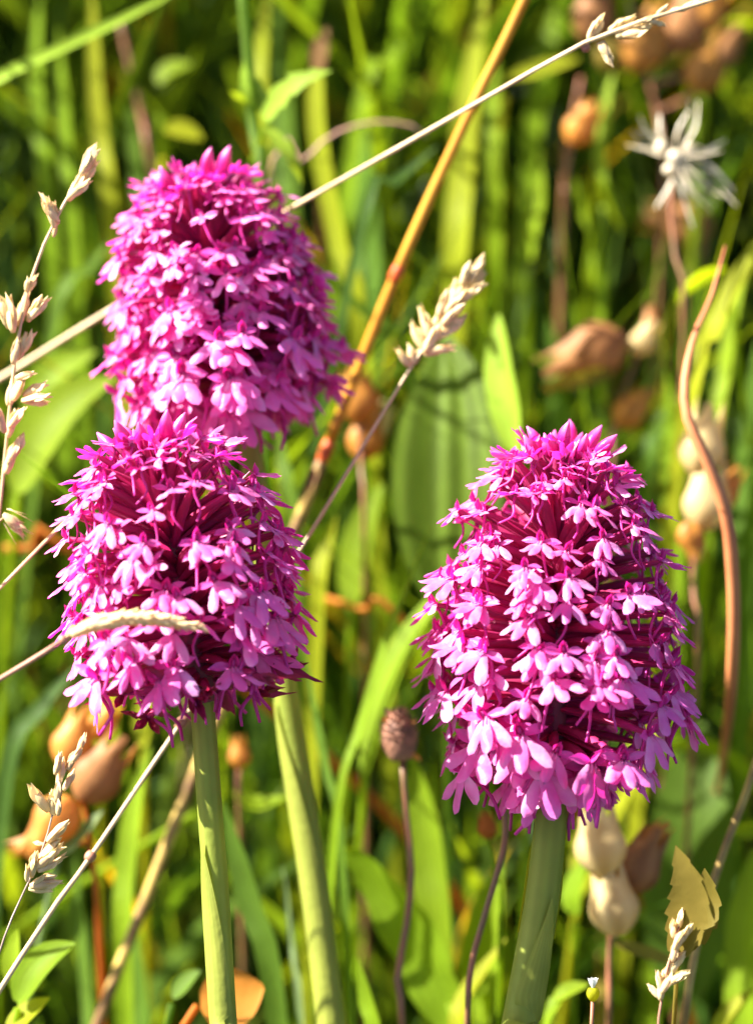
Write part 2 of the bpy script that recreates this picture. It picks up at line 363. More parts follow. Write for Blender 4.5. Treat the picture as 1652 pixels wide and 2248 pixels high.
def orchid(label, top, base, stem_pts, stem_w, prof, nfl, seed, gap=None, fs=1.0, wither=0, eltab=None, sheaths=()):
    r = random.Random(seed); j = lambda a: r.uniform(-a, a)
    foot = Vector(stem_pts[-1]); foot.z = -0.4
    t = thing('orchid', label, 'orchid', Vector((foot.x, foot.y, 0)), 'flowering orchids')
    o0 = ORI[t.name]
    ax = (top - base); Ln = ax.length; a = ax.normalized()
    e1 = RT - a * RT.dot(a); e1.normalize(); e2 = a.cross(e1)
    # stem with the rachis inside the head
    c = smooth([foot] + [Vector(p) for p in stem_pts[::-1][0:]] + [base], 40)
    mb = tube(c, lambda q: lerp_tab(stem_w, q) / 2, 20, ridge=0.025, nr=7)
    mb.build('stem', M['stem'], t)
    tube(smooth([base - a * 0.3, base.lerp(top, 0.5), top + a * 0.25], 12), lambda q: 0.26 * (1 - 0.72 * q), 12).build('rachis', M['rachis'], t)
    for (q0, q1, w, side, op) in sheaths:            # leaf sheaths clasping the stem
        n = 16; v = []; uv = []; nc = 15
        T = tangents(c)
        for i in range(n):
            q = q0 + (q1 - q0) * i / (n - 1); k = q * (len(c) - 1); k0 = min(int(k), len(c) - 2)
            p = c[k0].lerp(c[k0 + 1], k - k0); tn = T[k0]
            x = tn.cross(Vector((0, -1, 0))).normalized(); y = x.cross(tn).normalized()
            rad = lerp_tab(stem_w, q) / 2 + 0.03 + op * (i / (n - 1)) ** 2
            u1 = i / (n - 1)
            span = w * math.pi * (1 if u1 < 0.35 else max(0.03, 1 - ((u1 - 0.35) / 0.65) ** 1.4))
            for m in range(nc):
                th = side + span * (-1 + 2 * m / (nc - 1))
                v.append(p + x * math.cos(th) * rad + y * math.sin(th) * rad); uv.append((m / (nc - 1), u1))
        f = [(i * nc + m, i * nc + m + 1, (i + 1) * nc + m + 1, (i + 1) * nc + m) for i in range(n - 1) for m in range(nc - 1)]
        MB().add(v, f, uv).build('sheath', M['sheath'], t)
    for i in range(nfl):
        s = ((i + 0.5) / nfl) ** 0.98; s = min(.995, max(s * .5, s + j(.012)))
        ph = i * 2.39996 + j(0.30)
        p = top.lerp(base, s) - o0
        rho = e1 * math.cos(ph) + e2 * math.sin(ph)
        if gap and gap(s, ph, r): continue
        el = R(lerp_tab(eltab or [(0, 85), (.05, 66), (.095, 54), (.16, 46), (.24, 35), (.34, 22), (.45, 13), (.6, 6), (.8, -2), (1, -14)], s) + j(11 if s < .4 else 8))
        y = rho * math.cos(el) + a * math.sin(el); z = a * math.cos(el) - rho * math.sin(el); x = y.cross(z)
        m = Matrix((x, y, z)).transposed().to_4x4()
        kind = 'bud' if s < 0.095 else 'floret'
        fl = bpy.data.objects.new('bud' if kind == 'bud' else 'floret', None); COL.objects.link(fl)
        fl.empty_display_size = 0.003; fl.parent = t
        m.translation = p * S; fl.matrix_local = m
        rad = (lerp_tab(prof, s) + 0.1) * (1 + j(0.08))
        L = max(0.35, rad / max(0.6, math.cos(el)) if s > 0.3 else rad)
        if s > .75: L *= 1 + j(.22)
        if kind == 'bud':
            b = 0.5 + 0.6 * s / 0.095
            child('ovary', OVA[i % 3], fl, sc=(b, L, b))
            child('flower_bud', BUD[0], fl, (0, L * 0.97, 0), (j(.2), j(3), j(.2)), (b * .92, b * .92, b * .92))
            if s > 0.05: child('bract', BRACT[0], fl, (0, 0, -0.05), (0.1, 0, 0), (1, L * 1.05, 1))
            continue
        q = fs * (1 + j(0.13)) * (0.56 + 0.27 * min(1, (s - 0.1) / 0.7) + 0.22 * max(0, (s - .72) / .28))
        child('ovary', OVA[i % 3], fl, sc=(1, L, 1))
        if s < 0.5 or i % 3 == 0: child('bract', BRACT[0], fl, (0, 0, -0.05), (0.05 + j(.1), j(.5), j(.15)), (1, L * U(0.8, 1.1), 1))
        if wither and s > 1 - wither:
            child('withered_petals', WITH[i % 4], fl, (0, L, 0), (j(.5), j(.5), j(.8)), (q * 1.05,) * 3)
            child('spur', SPUR[i % 6], fl, (0, L, 0), (j(.6), j(.5), j(.3)), (q * .8, q, q * .62)); continue
        young = max(0, 1 - (s - 0.095) / 0.12)            # half-open flowers near the top hold their lobes forward
        rx = j(.34) + 0.6 * young; ry = j(.45); rz = j(.35)
        child('lip', LIP[r.randrange(8)], fl, (0, L, 0), (rx + 0.30, ry, rz), (q * (1 - .35 * young), q, q))
        child('hood', HOOD[r.randrange(5)], fl, (0, L, 0), (rx * .2, ry, rz), (q,) * 3)
        for sd in (-1, 1):
            child('sepal', SEP[sd][r.randrange(5)], fl, (0, L, 0), (j(.2), ry + j(.15) - sd * .75 * young, rz + sd * .7 * young), (q,) * 3)
        child('spur', SPUR[i % 6], fl, (0, L - 0.02, 0), (j(.3), j(.3), j(.3)), (q, q, q))
    return t

# the orchid in full sun on the right
orchid('large pink-purple orchid head standing alone, right of the brown seed head', P(1226, 1040, 0.6), P(1214, 1705, 0.6),
       [P(1210, 1770, .5), P(1190, 1960, .5), P(1165, 2110, .4), P(1140, 2247, .3), P(1110, 2450, 0)],
       [(0, .8), (.3, .85), (.55, .80), (.7, .66), (.86, .62), (1, .55)],
       [(0, .15), (.05, .5), (.095, 1.0), (.17, 1.35), (.25, 1.62), (.30, 1.7), (.3001, 1.55), (.45, 1.85), (.60, 2.05), (.74, 2.0), (.86, 1.55), (.94, 1.0), (1, 0.6)], 298, 11, gap=lambda s, ph, r: s > .80 and r.random() < .38,
       sheaths=((.30, .66, .62, 0.4, .02), (.62, .88, .45, 1.2, .03), (.84, .97, .5, -1.5, .05)))
# the sunlit orchid at the left, in front
orchid('loose pink-purple orchid head with a pale grass spike lying across it', P(345, 1035, -0.2), P(440, 1505, -0.2),
       [P(448, 1600, -.2), P(462, 1800, -.2), P(475, 1960, -.2), P(492, 2247, -.3), P(510, 2450, -.4)],
       [(0, .62), (.35, .60), (.56, .56), (.58, .46), (.9, .44), (1, .42)],
       [(0, .15), (.05, .5), (.095, 1.0), (.17, 1.35), (.25, 1.55), (.30, 1.62), (.3001, 1.48), (.45, 1.66), (.65, 1.78), (.8, 1.68), (.92, 1.3), (1, 0.85)], 225, 23,
       gap=lambda s, ph, r: s > .72 and r.random() < .25, wither=.10, sheaths=((.28, .645, .7, -.3, .03), (.62, .86, .45, 2.2, .03)))
# the orchid behind it, a little out of focus
orchid('tall dense pink-purple orchid head rising behind the loose one', P(440, 462, 3.8), P(512, 850, 3.8),
       [P(540, 935, 3.8), P(590, 1270, 3.9), P(636, 1580, 3.9), P(688, 1920, 3.9), P(728, 2247, 3.9), P(745, 2450, 3.8)],
       [(0, .62), (.3, .60), (.42, .58), (.44, .52), (.9, .46), (1, .42)],
       [(0, .15), (.05, .5), (.095, .95), (.17, 1.25), (.25, 1.45), (.30, 1.52), (.3001, 1.38), (.45, 1.55), (.65, 1.7), (.82, 1.68), (.92, 1.5), (1, 1.1)], 295, 37,
       fs=0.95, sheaths=((.2, .50, .6, -.6, .03), (.47, .74, .5, 2.4, .03)))

# ------------------------------------------------------------------ grass stalks with seed heads
def mk_spikelet(seed, ln=0.55, n=3):
    q = random.Random(seed); mb = MB()
    for k in range(n):
        a = k * 2.4; l = ln * q.uniform(0.75, 1.0)
        b = Vector((math.cos(a) * 0.02, math.sin(a) * 0.02, 0.02 + 0.05 * k))
        d = Vector((math.cos(a) * 0.16 + q.uniform(-.08, .08), math.sin(a) * 0.16, 1))
        petal_strip(mb, l, 0.19, b, d, (-math.cos(a), -math.sin(a), 0), 0.3, 0.10, 1.0, taper=0.5, na=7, nc=5)
    c = [Vector((0, 0, ln * 0.85 * i / 6)) for i in range(7)]
    tube(c, lambda t: 0.085 * math.sin(min(1, .12 + t * .88) * math.pi) ** .8 + .004, 6, mb)
    return mb.mesh('spikelet', [M['husk']])
SPK = [mk_spikelet(k, 0.55, 2 + k % 3) for k in range(6)]

def spikelet(parent, pos, direc, sc=1.0, me=None):
    o = bpy.data.objects.new('spikelet', me or SPK[rnd.randrange(6)]); COL.objects.link(o); o.parent = parent
    q = Vector(direc).normalized().to_track_quat('Z', 'Y')
    o.matrix_local = Matrix.LocRotScale((Vector(pos) - parent_origin(parent)) * S, q @ Matrix.Rotation(U(0, 6.28), 3, 'Z').to_quaternion(), (sc,) * 3)
    return o

def stalk(label, pts, w, spikes=(), m='straw', name='grass_stalk', cat='grass', group='dry grass stalks', nodes=(), tipw=0.5, gd=None, segs=None):
    """pts from the lower end up (picture x, y, depth); spikes = (x, y, depth, picture angle, size)"""
    ps = [P(*p) for p in pts]
    ext = to_ground(ps[0], gd or (ps[0] - ps[1]))
    c = smooth(ext + ps, 36)
    t = thing(name, label, cat, Vector((ext[0].x, ext[0].y, 0)), group)
    tube(c, lambda q: w / 2 * (1 - (1 - tipw) * q), 8).build('stem', M[m], t)
    for (x, y, d, h, mm) in nodes:
        p = P(x, y, d); k = min(range(len(c)), key=lambda i: (c[i] - p).length)
        k = max(1, min(len(c) - 2, k)); tn = (c[k + 1] - c[k - 1]).normalized()
        # the node sits on the stem itself
        p = c[k - 1] + tn * max(0, (p - c[k - 1]).dot(tn))
        tube([p - tn * h / 2, p - tn * h / 4, p, p + tn * h / 4, p + tn * h / 2], lambda q: w / 2 * (1.02 + 0.35 * math.sin(q * math.pi)), 8).build('node', M[mm], t)
    for (x, y, d, ang, sz) in spikes:
        a = R(ang); dr = RT * math.cos(a) + UP * math.sin(a) + FW * U(-.35, .35)
        spikelet(t, P(x, y, d), dr, sz)
    return t

# long pale stalk running behind the loose orchid to a cream panicle
sp = []
for i in range(26):                      # the dense upper part of the panicle
    u = i / 25; x = 945 + 85 * u; y = 745 - 130 * u
    sp.append((x + U(-16, 16) * (1 - .5 * u), y + U(-10, 10), 3 + U(-.15, .15), 58 + U(-30, 30) * (1 - .5 * u), 1.0 + U(-.12, .12)))
sp += [(945, 745, 3, 108, 1.15), (935, 770, 3, 118, 1.3), (930, 778, 3, 20, 1.15), (940, 768, 2.9, 5, 1.0), (930, 775, 2.9, 60, 1.1), (905, 800, 3, 100, .8), (898, 805, 3, 125, .85), (905, 800, 3, 60, .8)]
stalk('long pale straw stalk passing behind the loose orchid to a dense cream seed head',
      [(15, 2150, 0.5), (200, 1880, 1.2), (385, 1605, 1.9), (635, 1242, 2.6), (760, 1040, 2.8), (850, 890, 3), (905, 800, 3), (950, 740, 3), (1030, 615, 3)], 0.155, sp,
      nodes=((200, 1880, 1.2, .18, 'straw_red'), (398, 1585, 1.9, .25, 'straw_red')), tipw=0.3)
# pale stalk crossing behind the tall orchid to the upper right
sp = [(1290, 88, 1.6, 65, .7), (1305, 80, 1.6, 72, .75), (1320, 90, 1.6, -70, .75), (1312, 95, 1.6, -60, .6), (1350, 62, 1.6, 30, .6), (1362, 78, 1.5, 5, .8), (1350, 80, 1.5, 12, .75), (1375, 72, 1.5, 22, .7), (1330, 75, 1.6, 40, .6),
      (1405, 48, 1.4, 20, .5), (1420, 45, 1.4, -10, .5), (1440, 32, 1.4, 40, .45), (1470, 24, 1.4, 10, .5), (1495, 18, 1.4, 25, .45), (1520, 12, 1.4, 20, .5), (1545, 5, 1.4, 35, .5)]
sp = [(x, y, d, a, z * 1.2) for x, y, d, a, z in sp]
stalk('pale straw stalk slanting across behind the tall orchid with loose cream spikelets', [(-330, 1025, 8.1), (-160, 924, 7.6), (15, 822, 7.2), (240, 682, 6.6), (430, 575, 5.9), (625, 465, 4.6), (950, 281, 3), (1275, 97, 1.6), (1400, 48, 1.4), (1560, 0, 1.3), (1700, -50, 1.3)], 0.155, sp, tipw=0.45,
      gd=Vector((-.6, 0, -.6)), nodes=((1278, 96, 1.6, .15, 'straw_red'),))
# short reddish stalk ending in a narrow bent spike, lying on the loose orchid
t = stalk('reddish stalk with a pale narrow curved spike lying across the loose orchid', [(-260, 1642, -2.4), (-120, 1560, -2.5), (15, 1482, -2.6), (85, 1440, -2.6), (140, 1400, -2.7), (165, 1388, -2.75)], 0.12, [(146, 1402, -2.7, 62, .55)], m='straw_red', tipw=.7, gd=Vector((-.55, 0, -.7)),
          nodes=((138, 1402, -2.7, .12, 'straw_red'),))
c = smooth([P(158, 1393, -2.75), P(210, 1370, -2.8), P(280, 1357, -2.8), P(350, 1360, -2.75), P(438, 1376, -2.6)], 30)
mb = tube(c, lambda q: 0.145 * (math.sin(min(1, .10 + q * .9) * math.pi) ** .55) * (1 - .35 * q) + .004, 9)
T = tangents(c)
for i in range(170):
    q = rnd.random() ** .9; k = min(28, int(q * 29)); p = c[k].lerp(c[k + 1], rnd.random()); tn = T[k]
    a = U(0, 6.28); x = tn.cross(Vector((0, 0, 1))).normalized(); y = x.cross(tn)
    o = x * math.cos(a) + y * math.sin(a); rr = 0.125 * (math.sin(min(1, .10 + q * .9) * math.pi) ** .55) * (1 - .35 * q)
    petal_strip(mb, U(.14, .24), 0.075, p + o * rr, tn + o * .45, -o, .3, .12, .6, na=4, nc=3)
mb.build('spike', M['husk'], t)
stalk('thin straw stalk leaning in from the left and vanishing behind the loose orchid', [(-170, 1465, .8), (-80, 1375, 1), (15, 1275, 1.2), (75, 1215, 1.4), (135, 1152, 1.7), (230, 1060, 2.2), (330, 960, 2.8)], 0.10, m='straw', gd=Vector((-.4, 0, -.7)))

# the long orange reed
ps = [P(*p) for p in [(215, 2247, 7.2), (320, 1975, 7.2), (430, 1690, 7.2), (545, 1410, 7.2), (650, 1155, 7.0), (715, 990, 6.8), (870, 600, 6.2), (1010, 290, 5.6), (1145, 10, 5.0), (1230, -190, 4.6)]]
ext = to_ground(ps[0], ps[0] - ps[1])
c = smooth(ext + ps, 60)
t = thing('reed', 'long orange-yellow reed leaning behind the orchids with a red joint', 'reed', Vector((ext[0].x, ext[0].y, 0)))
ks = min(range(60), key=lambda i: (c[i] - ps[5]).length)
tube(c[ks:], lambda q: 0.108 * (1 - .12 * q), 12).build('upper_stem', M['reed'], t)
tube(c[:ks + 1], lambda q: 0.115, 12).build('lower_stem', M['reed_low'], t)
for i, h in ((5, .5), (6, .35)):
    k = min(range(60), key=lambda q: (c[q] - ps[i]).length); tn = (c[k + 1] - c[k - 1]).normalized()
    p0 = ps[i]
    tube([p0 - tn * h / 2, p0 - tn * h / 4, p0, p0 + tn * h / 4, p0 + tn * h / 2], lambda q: 0.112 + .022 * math.sin(q * math.pi), 12).build('node', M['node'], t)
mb = ribbon(smooth([P(690, 1030, 6.75), P(665, 1110, 6.9), P(642, 1180, 7.0)], 8), lambda q: .2 * (1 - q * .6), nw=4, cup=.5)
mb.build('sheath', M['reed_low'], t)

# panicle at the left edge
LSP = [(150, 440, 60, 1.15), (165, 420, 55, 1.2), (178, 385, 62, 1.15), (150, 435, 42, 1.05), (185, 372, 58, 1.0), (128, 492, 118, 1.1), (122, 500, 105, 1.0), (130, 488, 130, .95), (125, 490, 95, .7), (118, 520, 75, .5),
       (62, 640, 62, .8), (58, 640, 80, .6), (62, 705, 62, 1.0), (66, 700, 50, 1.0), (40, 715, 75, 1.2), (30, 730, 95, 1.3), (22, 720, 105, 1.4), (50, 775, 60, 1.0), (40, 790, 70, 1.0), (30, 800, 80, 1.1),
       (35, 830, 15, .9), (52, 868, 25, 1.1), (50, 880, 10, 1.0), (48, 878, -8, .9), (28, 880, 65, 1.2), (20, 890, 80, 1.2), (20, 940, 50, .9), (18, 960, 75, 1.0), (18, 1020, 65, 1.1), (14, 1040, 72, 1.2), (22, 1010, 60, 1.0), (12, 950, 110, 1.0)]
stalk('dry grass with a tall tan panicle of large husks left of the tall orchid', [(-60, 1500, 1.5), (-10, 1200, 1.4), (12, 1000, 1.2), (28, 840, 1.1), (48, 700, 1.0), (75, 590, 1.0), (112, 505, 1.0), (145, 440, 1.0), (185, 370, 1.0)], 0.10,
      [(x, y, 1 + U(-.2, .2), a, s * .92) for x, y, a, s in LSP], tipw=.5, gd=Vector((-.1, 0, -1)))
# wispy awned husk low on the left edge
t = stalk('bristly green-gold husk with fine awns at the foot of the tan panicle', [(-60, 1230, 1), (-25, 1180, 1), (10, 1135, 1)], 0.07, [(8, 1128, 1, -35, .9), (12, 1135, 1, -48, .8)], gd=Vector((-.2, 0, -1)))
mb = MB()
for i in range(9):
    a = R(U(-60, -10)); p = P(U(5, 25), U(1115, 1150), 1)
    tube(smooth([p, p + (RT * math.cos(a) + UP * math.sin(a)) * U(.3, .55)], 4), lambda q: .012 * (1 - .7 * q), 4, mb)
mb.build('awns', M['husk'], t)
# small panicle at the lower left
BSP = [(172, 1650, 68, .75), (160, 1672, 60, .7), (150, 1690, 72, .8), (132, 1715, 82, .9), (140, 1735, 62, .8), (126, 1760, 84, .95), (122, 1700, 75, .8), (128, 1790, 85, .7), (108, 1780, 125, 1.25), (118, 1790, 92, 1.05), (122, 1785, 98, .8),
       (104, 1848, 45, 1.1), (102, 1855, 165, .45), (82, 1895, 35, 1.2), (86, 1890, 48, 1.2), (84, 1912, 30, 1.0), (78, 1905, 40, 1.1), (70, 1925, 80, .95), (76, 1940, 40, .6), (66, 1945, 8, 1.1), (68, 1942, 22, 1.0), (64, 1950, -5, .9), (60, 1935, 90, .6)]
stalk('small cream panicle of slender husks beside the orange seed pods', [(-20, 2150, -.5), (15, 2045, -.5), (50, 1962, -.4), (72, 1925, -.4), (98, 1850, -.4), (116, 1795, -.3), (132, 1720, -.3), (172, 1640, -.3)], 0.065,
      [(x, y, -.4 + U(-.15, .15), a, s * .92) for x, y, a, s in BSP], m='greystraw', tipw=.45, gd=Vector((-.35, 0, -.9)))
# seed head at the lower right
RSP = [(1455, 2165, 75, .8), (1450, 2175, 100, .7), (1465, 2140, 55, .8), (1468, 2130, 70, .8), (1475, 2110, 80, .8), (1480, 2085, 70, .8), (1490, 2070, 60, .7), (1478, 2060, 95, .7), (1462, 2160, 35, .9), (1445, 2190, 130, .6), (1448, 2195, 85, .8), (1450, 2180, 60, .8), (1485, 2040, 75, .7)]
stalk('dry stalk with a small straw seed head under the olive toothed leaf', [(1440, 2300, -1.3), (1446, 2230, -1.3), (1456, 2160, -1.3), (1470, 2100, -1.3), (1490, 2030, -1.2)], 0.08, [(x, y, -1.3 + U(-.15, .15), a, s) for x, y, a, s in RSP], m='straw_red', gd=Vector((0, 0, -1)))

# ------------------------------------------------------------------ single stalks
def stick(name, label, cat, pts, w, m, group=None, gd=None, tipw=.6, n=72, wtab=None):
    ps = [P(*p) for p in pts]; ext = to_ground(ps[0], gd or (ps[0] - ps[1])); c = smooth(ext + ps, n)
    o = tube(c, lambda q: w / 2 * (1 - (1 - tipw) * q) if not wtab else lerp_tab(wtab, q) / 2, 10).build(name, M[m], None, Vector((ext[0].x, ext[0].y, 0)))
    return tag(o, label, cat, group)
stick('dry_stalk', 'curving peach-coloured stalk bowing in front of pale seed pods', 'stalk', [(1555, 1850, 15), (1580, 1700, 9.5), (1598, 1570, 6), (1608, 1430, 4.6), (1608, 1280, 4), (1592, 1130, 3.6), (1545, 1000, 3.4), (1508, 920, 3.4), (1502, 840, 3.6), (1522, 740, 4), (1560, 650, 4.5), (1590, 540, 5)], .4, 'peach', wtab=[(0, .13), (.45, .14), (.56, .18), (.66, .24), (.76, .26), (.88, .19), (1, .03)], gd=Vector((0, 0, -1)))
stick('dry_stalk', 'thin dark brown stalk rising just left of the large orchid stem', 'stalk', [(1025, 2247, 2.5), (1034, 2120, 2.5), (1060, 2020, 2.5), (1085, 1935, 2.5), (1105, 1860, 2.5), (1108, 1800, 2.5), (1100, 1740, 2.5)], .13, 'redbrown', tipw=.9, gd=Vector((0, 0, -1)))
stick('dry_stalk', 'rust and yellow stalk leaning outward behind the olive toothed leaf', 'stalk', [(1500, 2247, 3), (1520, 2110, 3), (1548, 1990, 3), (1590, 1860, 3), (1625, 1770, 3), (1652, 1690, 3), (1700, 1540, 3)], .20, 'reed_low', tipw=.75, gd=Vector((-.05, 0, -1)))
stick('dry_stalk', 'faint dark brown stalk standing between green blades right of the large orchid stem', 'stalk', [(1500, 2180, 14), (1530, 1960, 14), (1555, 1800, 14), (1570, 1700, 14)], .16, 'redbrown', gd=Vector((0, 0, -1)))
stick('dry_stalk', 'dry orange stem lying slanted behind the orchids beside a bright leaf', 'stalk', [(890, 1368, 9), (800, 1338, 9.5), (700, 1308, 10)], .22, 'rust', gd=Vector((.6, 0, -.7)))
stick('tendril', 'dry pinkish tendril arching beside the green leafy shoot', 'tendril', [(600, 345, 9.5), (640, 352, 9.3), (668, 355, 9), (692, 325, 9), (740, 290, 9), (820, 268, 9), (900, 275, 9), (935, 300, 9)], .17, 'tendril', tipw=.35, gd=Vector((-.2, 0, -1)))
stick('dry_stalk', 'dark red-brown stem among the grass left of the tall orchid', 'stalk', [(345, 420, 14), (315, 270, 14), (285, 140, 14), (262, 40, 14)], .22, 'redbrown', gd=Vector((.2, 0, -1)))
stick('dry_stalk', 'brown upright stem below the small tan pod against dark shade', 'stalk', [(1235, 420, 14), (1250, 300, 14), (1275, 170, 14)], .16, 'redbrown', gd=Vector((0, 0, -1)))
stick('dry_stalk', 'rusty stalk lying low at the left beside the loose orchid', 'stalk', [(150, 1206, 10), (80, 1204, 10), (10, 1202, 10)], .26, 'rust', gd=Vector((.7, 0, -.6)))

# ------------------------------------------------------------------ dried seed head on a thin stalk
ps = [P(*p) for p in [(882, 2247, 4.4), (872, 2150, 4.4), (895, 2010, 4.4), (902, 1900, 4.4), (890, 1780, 4.4), (882, 1665, 4.4)]]
ext = to_ground(ps[0], Vector((0, 0, -1)))
t = thing('plantain_seed_head', 'small dark brown dried seed head on a thin stalk between the orchids', 'seed head', Vector((ext[0].x, ext[0].y, 0)))
tube(smooth(ext + ps, 30), lambda q: .085 * (1 - .25 * q), 8).build('stem', M['redbrown'], t)
b0, b1 = P(882, 1668, 4.4), P(868, 1562, 4.4); ax = (b1 - b0); c = [b0 + ax * (i / 10) for i in range(11)]
mb = tube(c, lambda q: .34 * math.sin(min(1, .12 + q * .84) * math.pi) ** .55, 12)
x = ax.normalized().cross(Vector((0, -1, 0))).normalized(); y = x.cross(ax.normalized())
for i in range(120):
    q = (i + .5) / 120; a = i * 2.4; o = x * math.cos(a) + y * math.sin(a)
    rr = .32 * math.sin(min(1, .12 + q * .84) * math.pi) ** .55
    petal_strip(mb, U(.14, .22), .12, b0 + ax * q * .95 + o * rr * .92, o * .75 + ax.normalized() * .65, -o, .8, .25, .7, na=4, nc=3)
mb.build('seed_head', M['scale'], t)
for (x0, y0, a) in ((845, 1580, 150), (905, 1585, 30), (918, 1665, -40)):
    d = RT * math.cos(R(a)) + UP * math.sin(R(a)); mb = MB()
    petal_strip(mb, .28, .12, P(x0, y0, 4.3) - d * .2, d, -FW, .4, .2, .5); mb.build('bract', M['pod_orange'], t)

# ------------------------------------------------------------------ yellow-rattle plants with inflated pods
def pod_mesh(seed):
    q = random.Random(seed); v = []; uv = []; n = 12; sd = 14; f = []
    for i in range(n):
        u = i / (n - 1)
        r = 0.5 * (math.sin(min(1, .04 + u * .92) * math.pi) ** .62) if u < .8 else 0.5 * (math.sin(.776 * math.pi) ** .62) * (1 - (u - .8) * 1.3)
        for k in range(sd + 1):
            th = 6.2832 * k / sd
            z = u * 1.05
            if u > .78: z += (u - .78) * 2.6 * abs(math.cos(th * 2)) ** 2
            w = 1 + .05 * math.cos(th * 5 + seed)
            v.append(Vector((math.cos(th) * r * w, math.sin(th) * r * .62 * w, z))); uv.append((k / sd, u))
    w = sd + 1
    f = [(i * w + k, i * w + k + 1, (i + 1) * w + k + 1, (i + 1) * w + k) for i in range(n - 1) for k in range(sd)]
    return MB().add(v, f, uv)
PODS = {}
def pod(parent, x, y, d, size, ang, m, tilt=0.0):
    """pod whose middle is at the picture point"""
    k = (m, rnd.randrange(3))
    if k not in PODS: PODS[k] = pod_mesh(k[1]).mesh('seed_pod', M[m])
    o = bpy.data.objects.new('seed_pod', PODS[k]); COL.objects.link(o); o.parent = parent
    a = R(ang); zz = (RT * math.cos(a) + UP * math.sin(a) + FW * tilt).normalized()
    xx = (RT * math.sin(a) - UP * math.cos(a)); xx = (xx - zz * xx.dot(zz)).normalized(); yy = zz.cross(xx)
    sc = size / VPX * (DIST + d) / DIST
    m4 = Matrix((xx * sc, yy * sc, zz * sc)).transposed().to_4x4()
    m4.translation = (P(x, y, d) - zz * sc * .55 - parent_origin(parent)) * S
    o.matrix_local = m4
    return P(x, y, d) - zz * sc * .52
def pod_plant(label, stem, pods, m='redbrown', w=.16, gd=None, leaves=()):
    ps = [P(*p) for p in stem]; ext = to_ground(ps[0], gd or Vector((0, 0, -1)))
    t = thing('rattle_plant', label, 'seed pods', Vector((ext[0].x, ext[0].y, 0)), 'dry seed pod plants')
    c = smooth(ext + ps, 40)
    tube(c, lambda q: w / 2 * (1 - .4 * q), 8).build('stem', M[m], t)
    for (x, y, d, s, a, mm) in pods:
        b = pod(t, x, y, d, s, a, mm)
        k = min(range(len(c)), key=lambda i: (c[i] - b).length)
        tube(smooth([c[k], c[k].lerp(b, .6) + Vector((0, 0, -.05)), b], 6), .05, 6).build('pod_stalk', M[m], t)
    for (pts, wd, mm) in leaves:
        ribbon(smooth([P(*q) for q in pts], 10), lambda q: wd / VPX * math.sin(math.pi * (.12 + .86 * q)) ** .8, roll=.3, mb=MB()).build('leaf', M[mm], t)
    return t
pod_plant('dry plant with three plump pale yellow pods right of the large orchid stem', [(1335, 2240, 5.4), (1335, 2140, 5.3), (1338, 2060, 5.2), (1345, 1960, 5.1), (1350, 1860, 5.1)],
          [(1318, 1858, 4.7, 116, 95, 'pod_pale'), (1395, 1905, 5.2, 106, 62, 'pod_brown'), (1345, 1992, 4.8, 112, 100, 'pod_pale'), (1424, 1842, 5.3, 60, 40, 'pod_orange')],
          leaves=(([(1345, 2065, 5.2), (1410, 2088, 5.2), (1500, 2118, 5.3)], 34, 'olive'),))
pod_plant('dry plant with rounded golden pods behind the peach stalk', [(1530, 1420, 8), (1520, 1300, 8), (1525, 1180, 8), (1540, 1080, 8), (1550, 960, 8)],
          [(1538, 985, 7.6, 105, 80, 'pod_pale'), (1548, 1105, 7.6, 108, 85, 'pod_pale'), (1515, 1178, 7.4, 62, -70, 'pod_orange'), (1585, 1080, 8.2, 70, 60, 'pod_orange')])
pod_plant('dry plant with orange pods behind the small cream panicle', [(215, 2000, 6.5), (205, 1900, 6.5), (190, 1800, 6.5), (175, 1700, 6.5), (190, 1600, 6.5)],
          [(160, 1635, 6.3, 95, 70, 'pod_orange'), (212, 1705, 6.2, 112, 55, 'pod_brown'), (125, 1800, 6.0, 105, 235, 'pod_orange'), (225, 1590, 6.8, 62, 60, 'pod_orange'), (70, 1855, 6.5, 55, 190, 'pod_orange')], m='rust')
pod_plant('dark plant bearing a large brown pod with a pointed yellow bract', [(1345, 1060, 11), (1340, 960, 11), (1360, 880, 11), (1385, 820, 11), (1405, 760, 11), (1425, 705, 11)],
          [(1305, 768, 10.5, 128, 205, 'pod_brown'), (1408, 750, 10.8, 58, 60, 'pod_pale'), (1428, 705, 11, 40, 90, 'pod_brown'), (1380, 905, 10.8, 72, 50, 'pod_orange')],
          leaves=(([(1345, 815, 10.3), (1270, 832, 10.2), (1185, 850, 10.2)], 46, 'olive'),))
pod_plant('dry plant with blurred orange-brown pods above the dark shade', [(1455, 420, 14), (1450, 300, 14), (1430, 200, 14), (1400, 100, 14), (1380, 0, 14)],
          [(1410, 100, 14, 112, 60, 'pod_orange'), (1300, 40, 14, 95, 80, 'pod_brown'), (1340, 120, 14, 75, 90, 'olive'), (1545, 155, 14, 92, 70, 'pod_orange'), (1500, 60, 14, 105, 70, 'pod_brown'), (1550, 30, 14, 80, 60, 'pod_orange'), (1590, 110, 14, 70, 60, 'pod_brown')])
pod_plant('short plant with one small tan pod beside a bright upright blade', [(1236, 520, 13.5), (1240, 400, 13.5), (1255, 310, 13.5)], [(1272, 280, 13.3, 72, 60, 'pod_orange')])
pod_plant('dry tan pods hanging behind the orange reed beside the plantain leaf', [(800, 1140, 9), (795, 1060, 9), (790, 960, 9), (785, 890, 9)],
          [(785, 880, 9, 92, 100, 'pod_orange'), (800, 965, 9.2, 82, 80, 'pod_orange'), (825, 935, 9.4, 60, 60, 'pod_pale')])
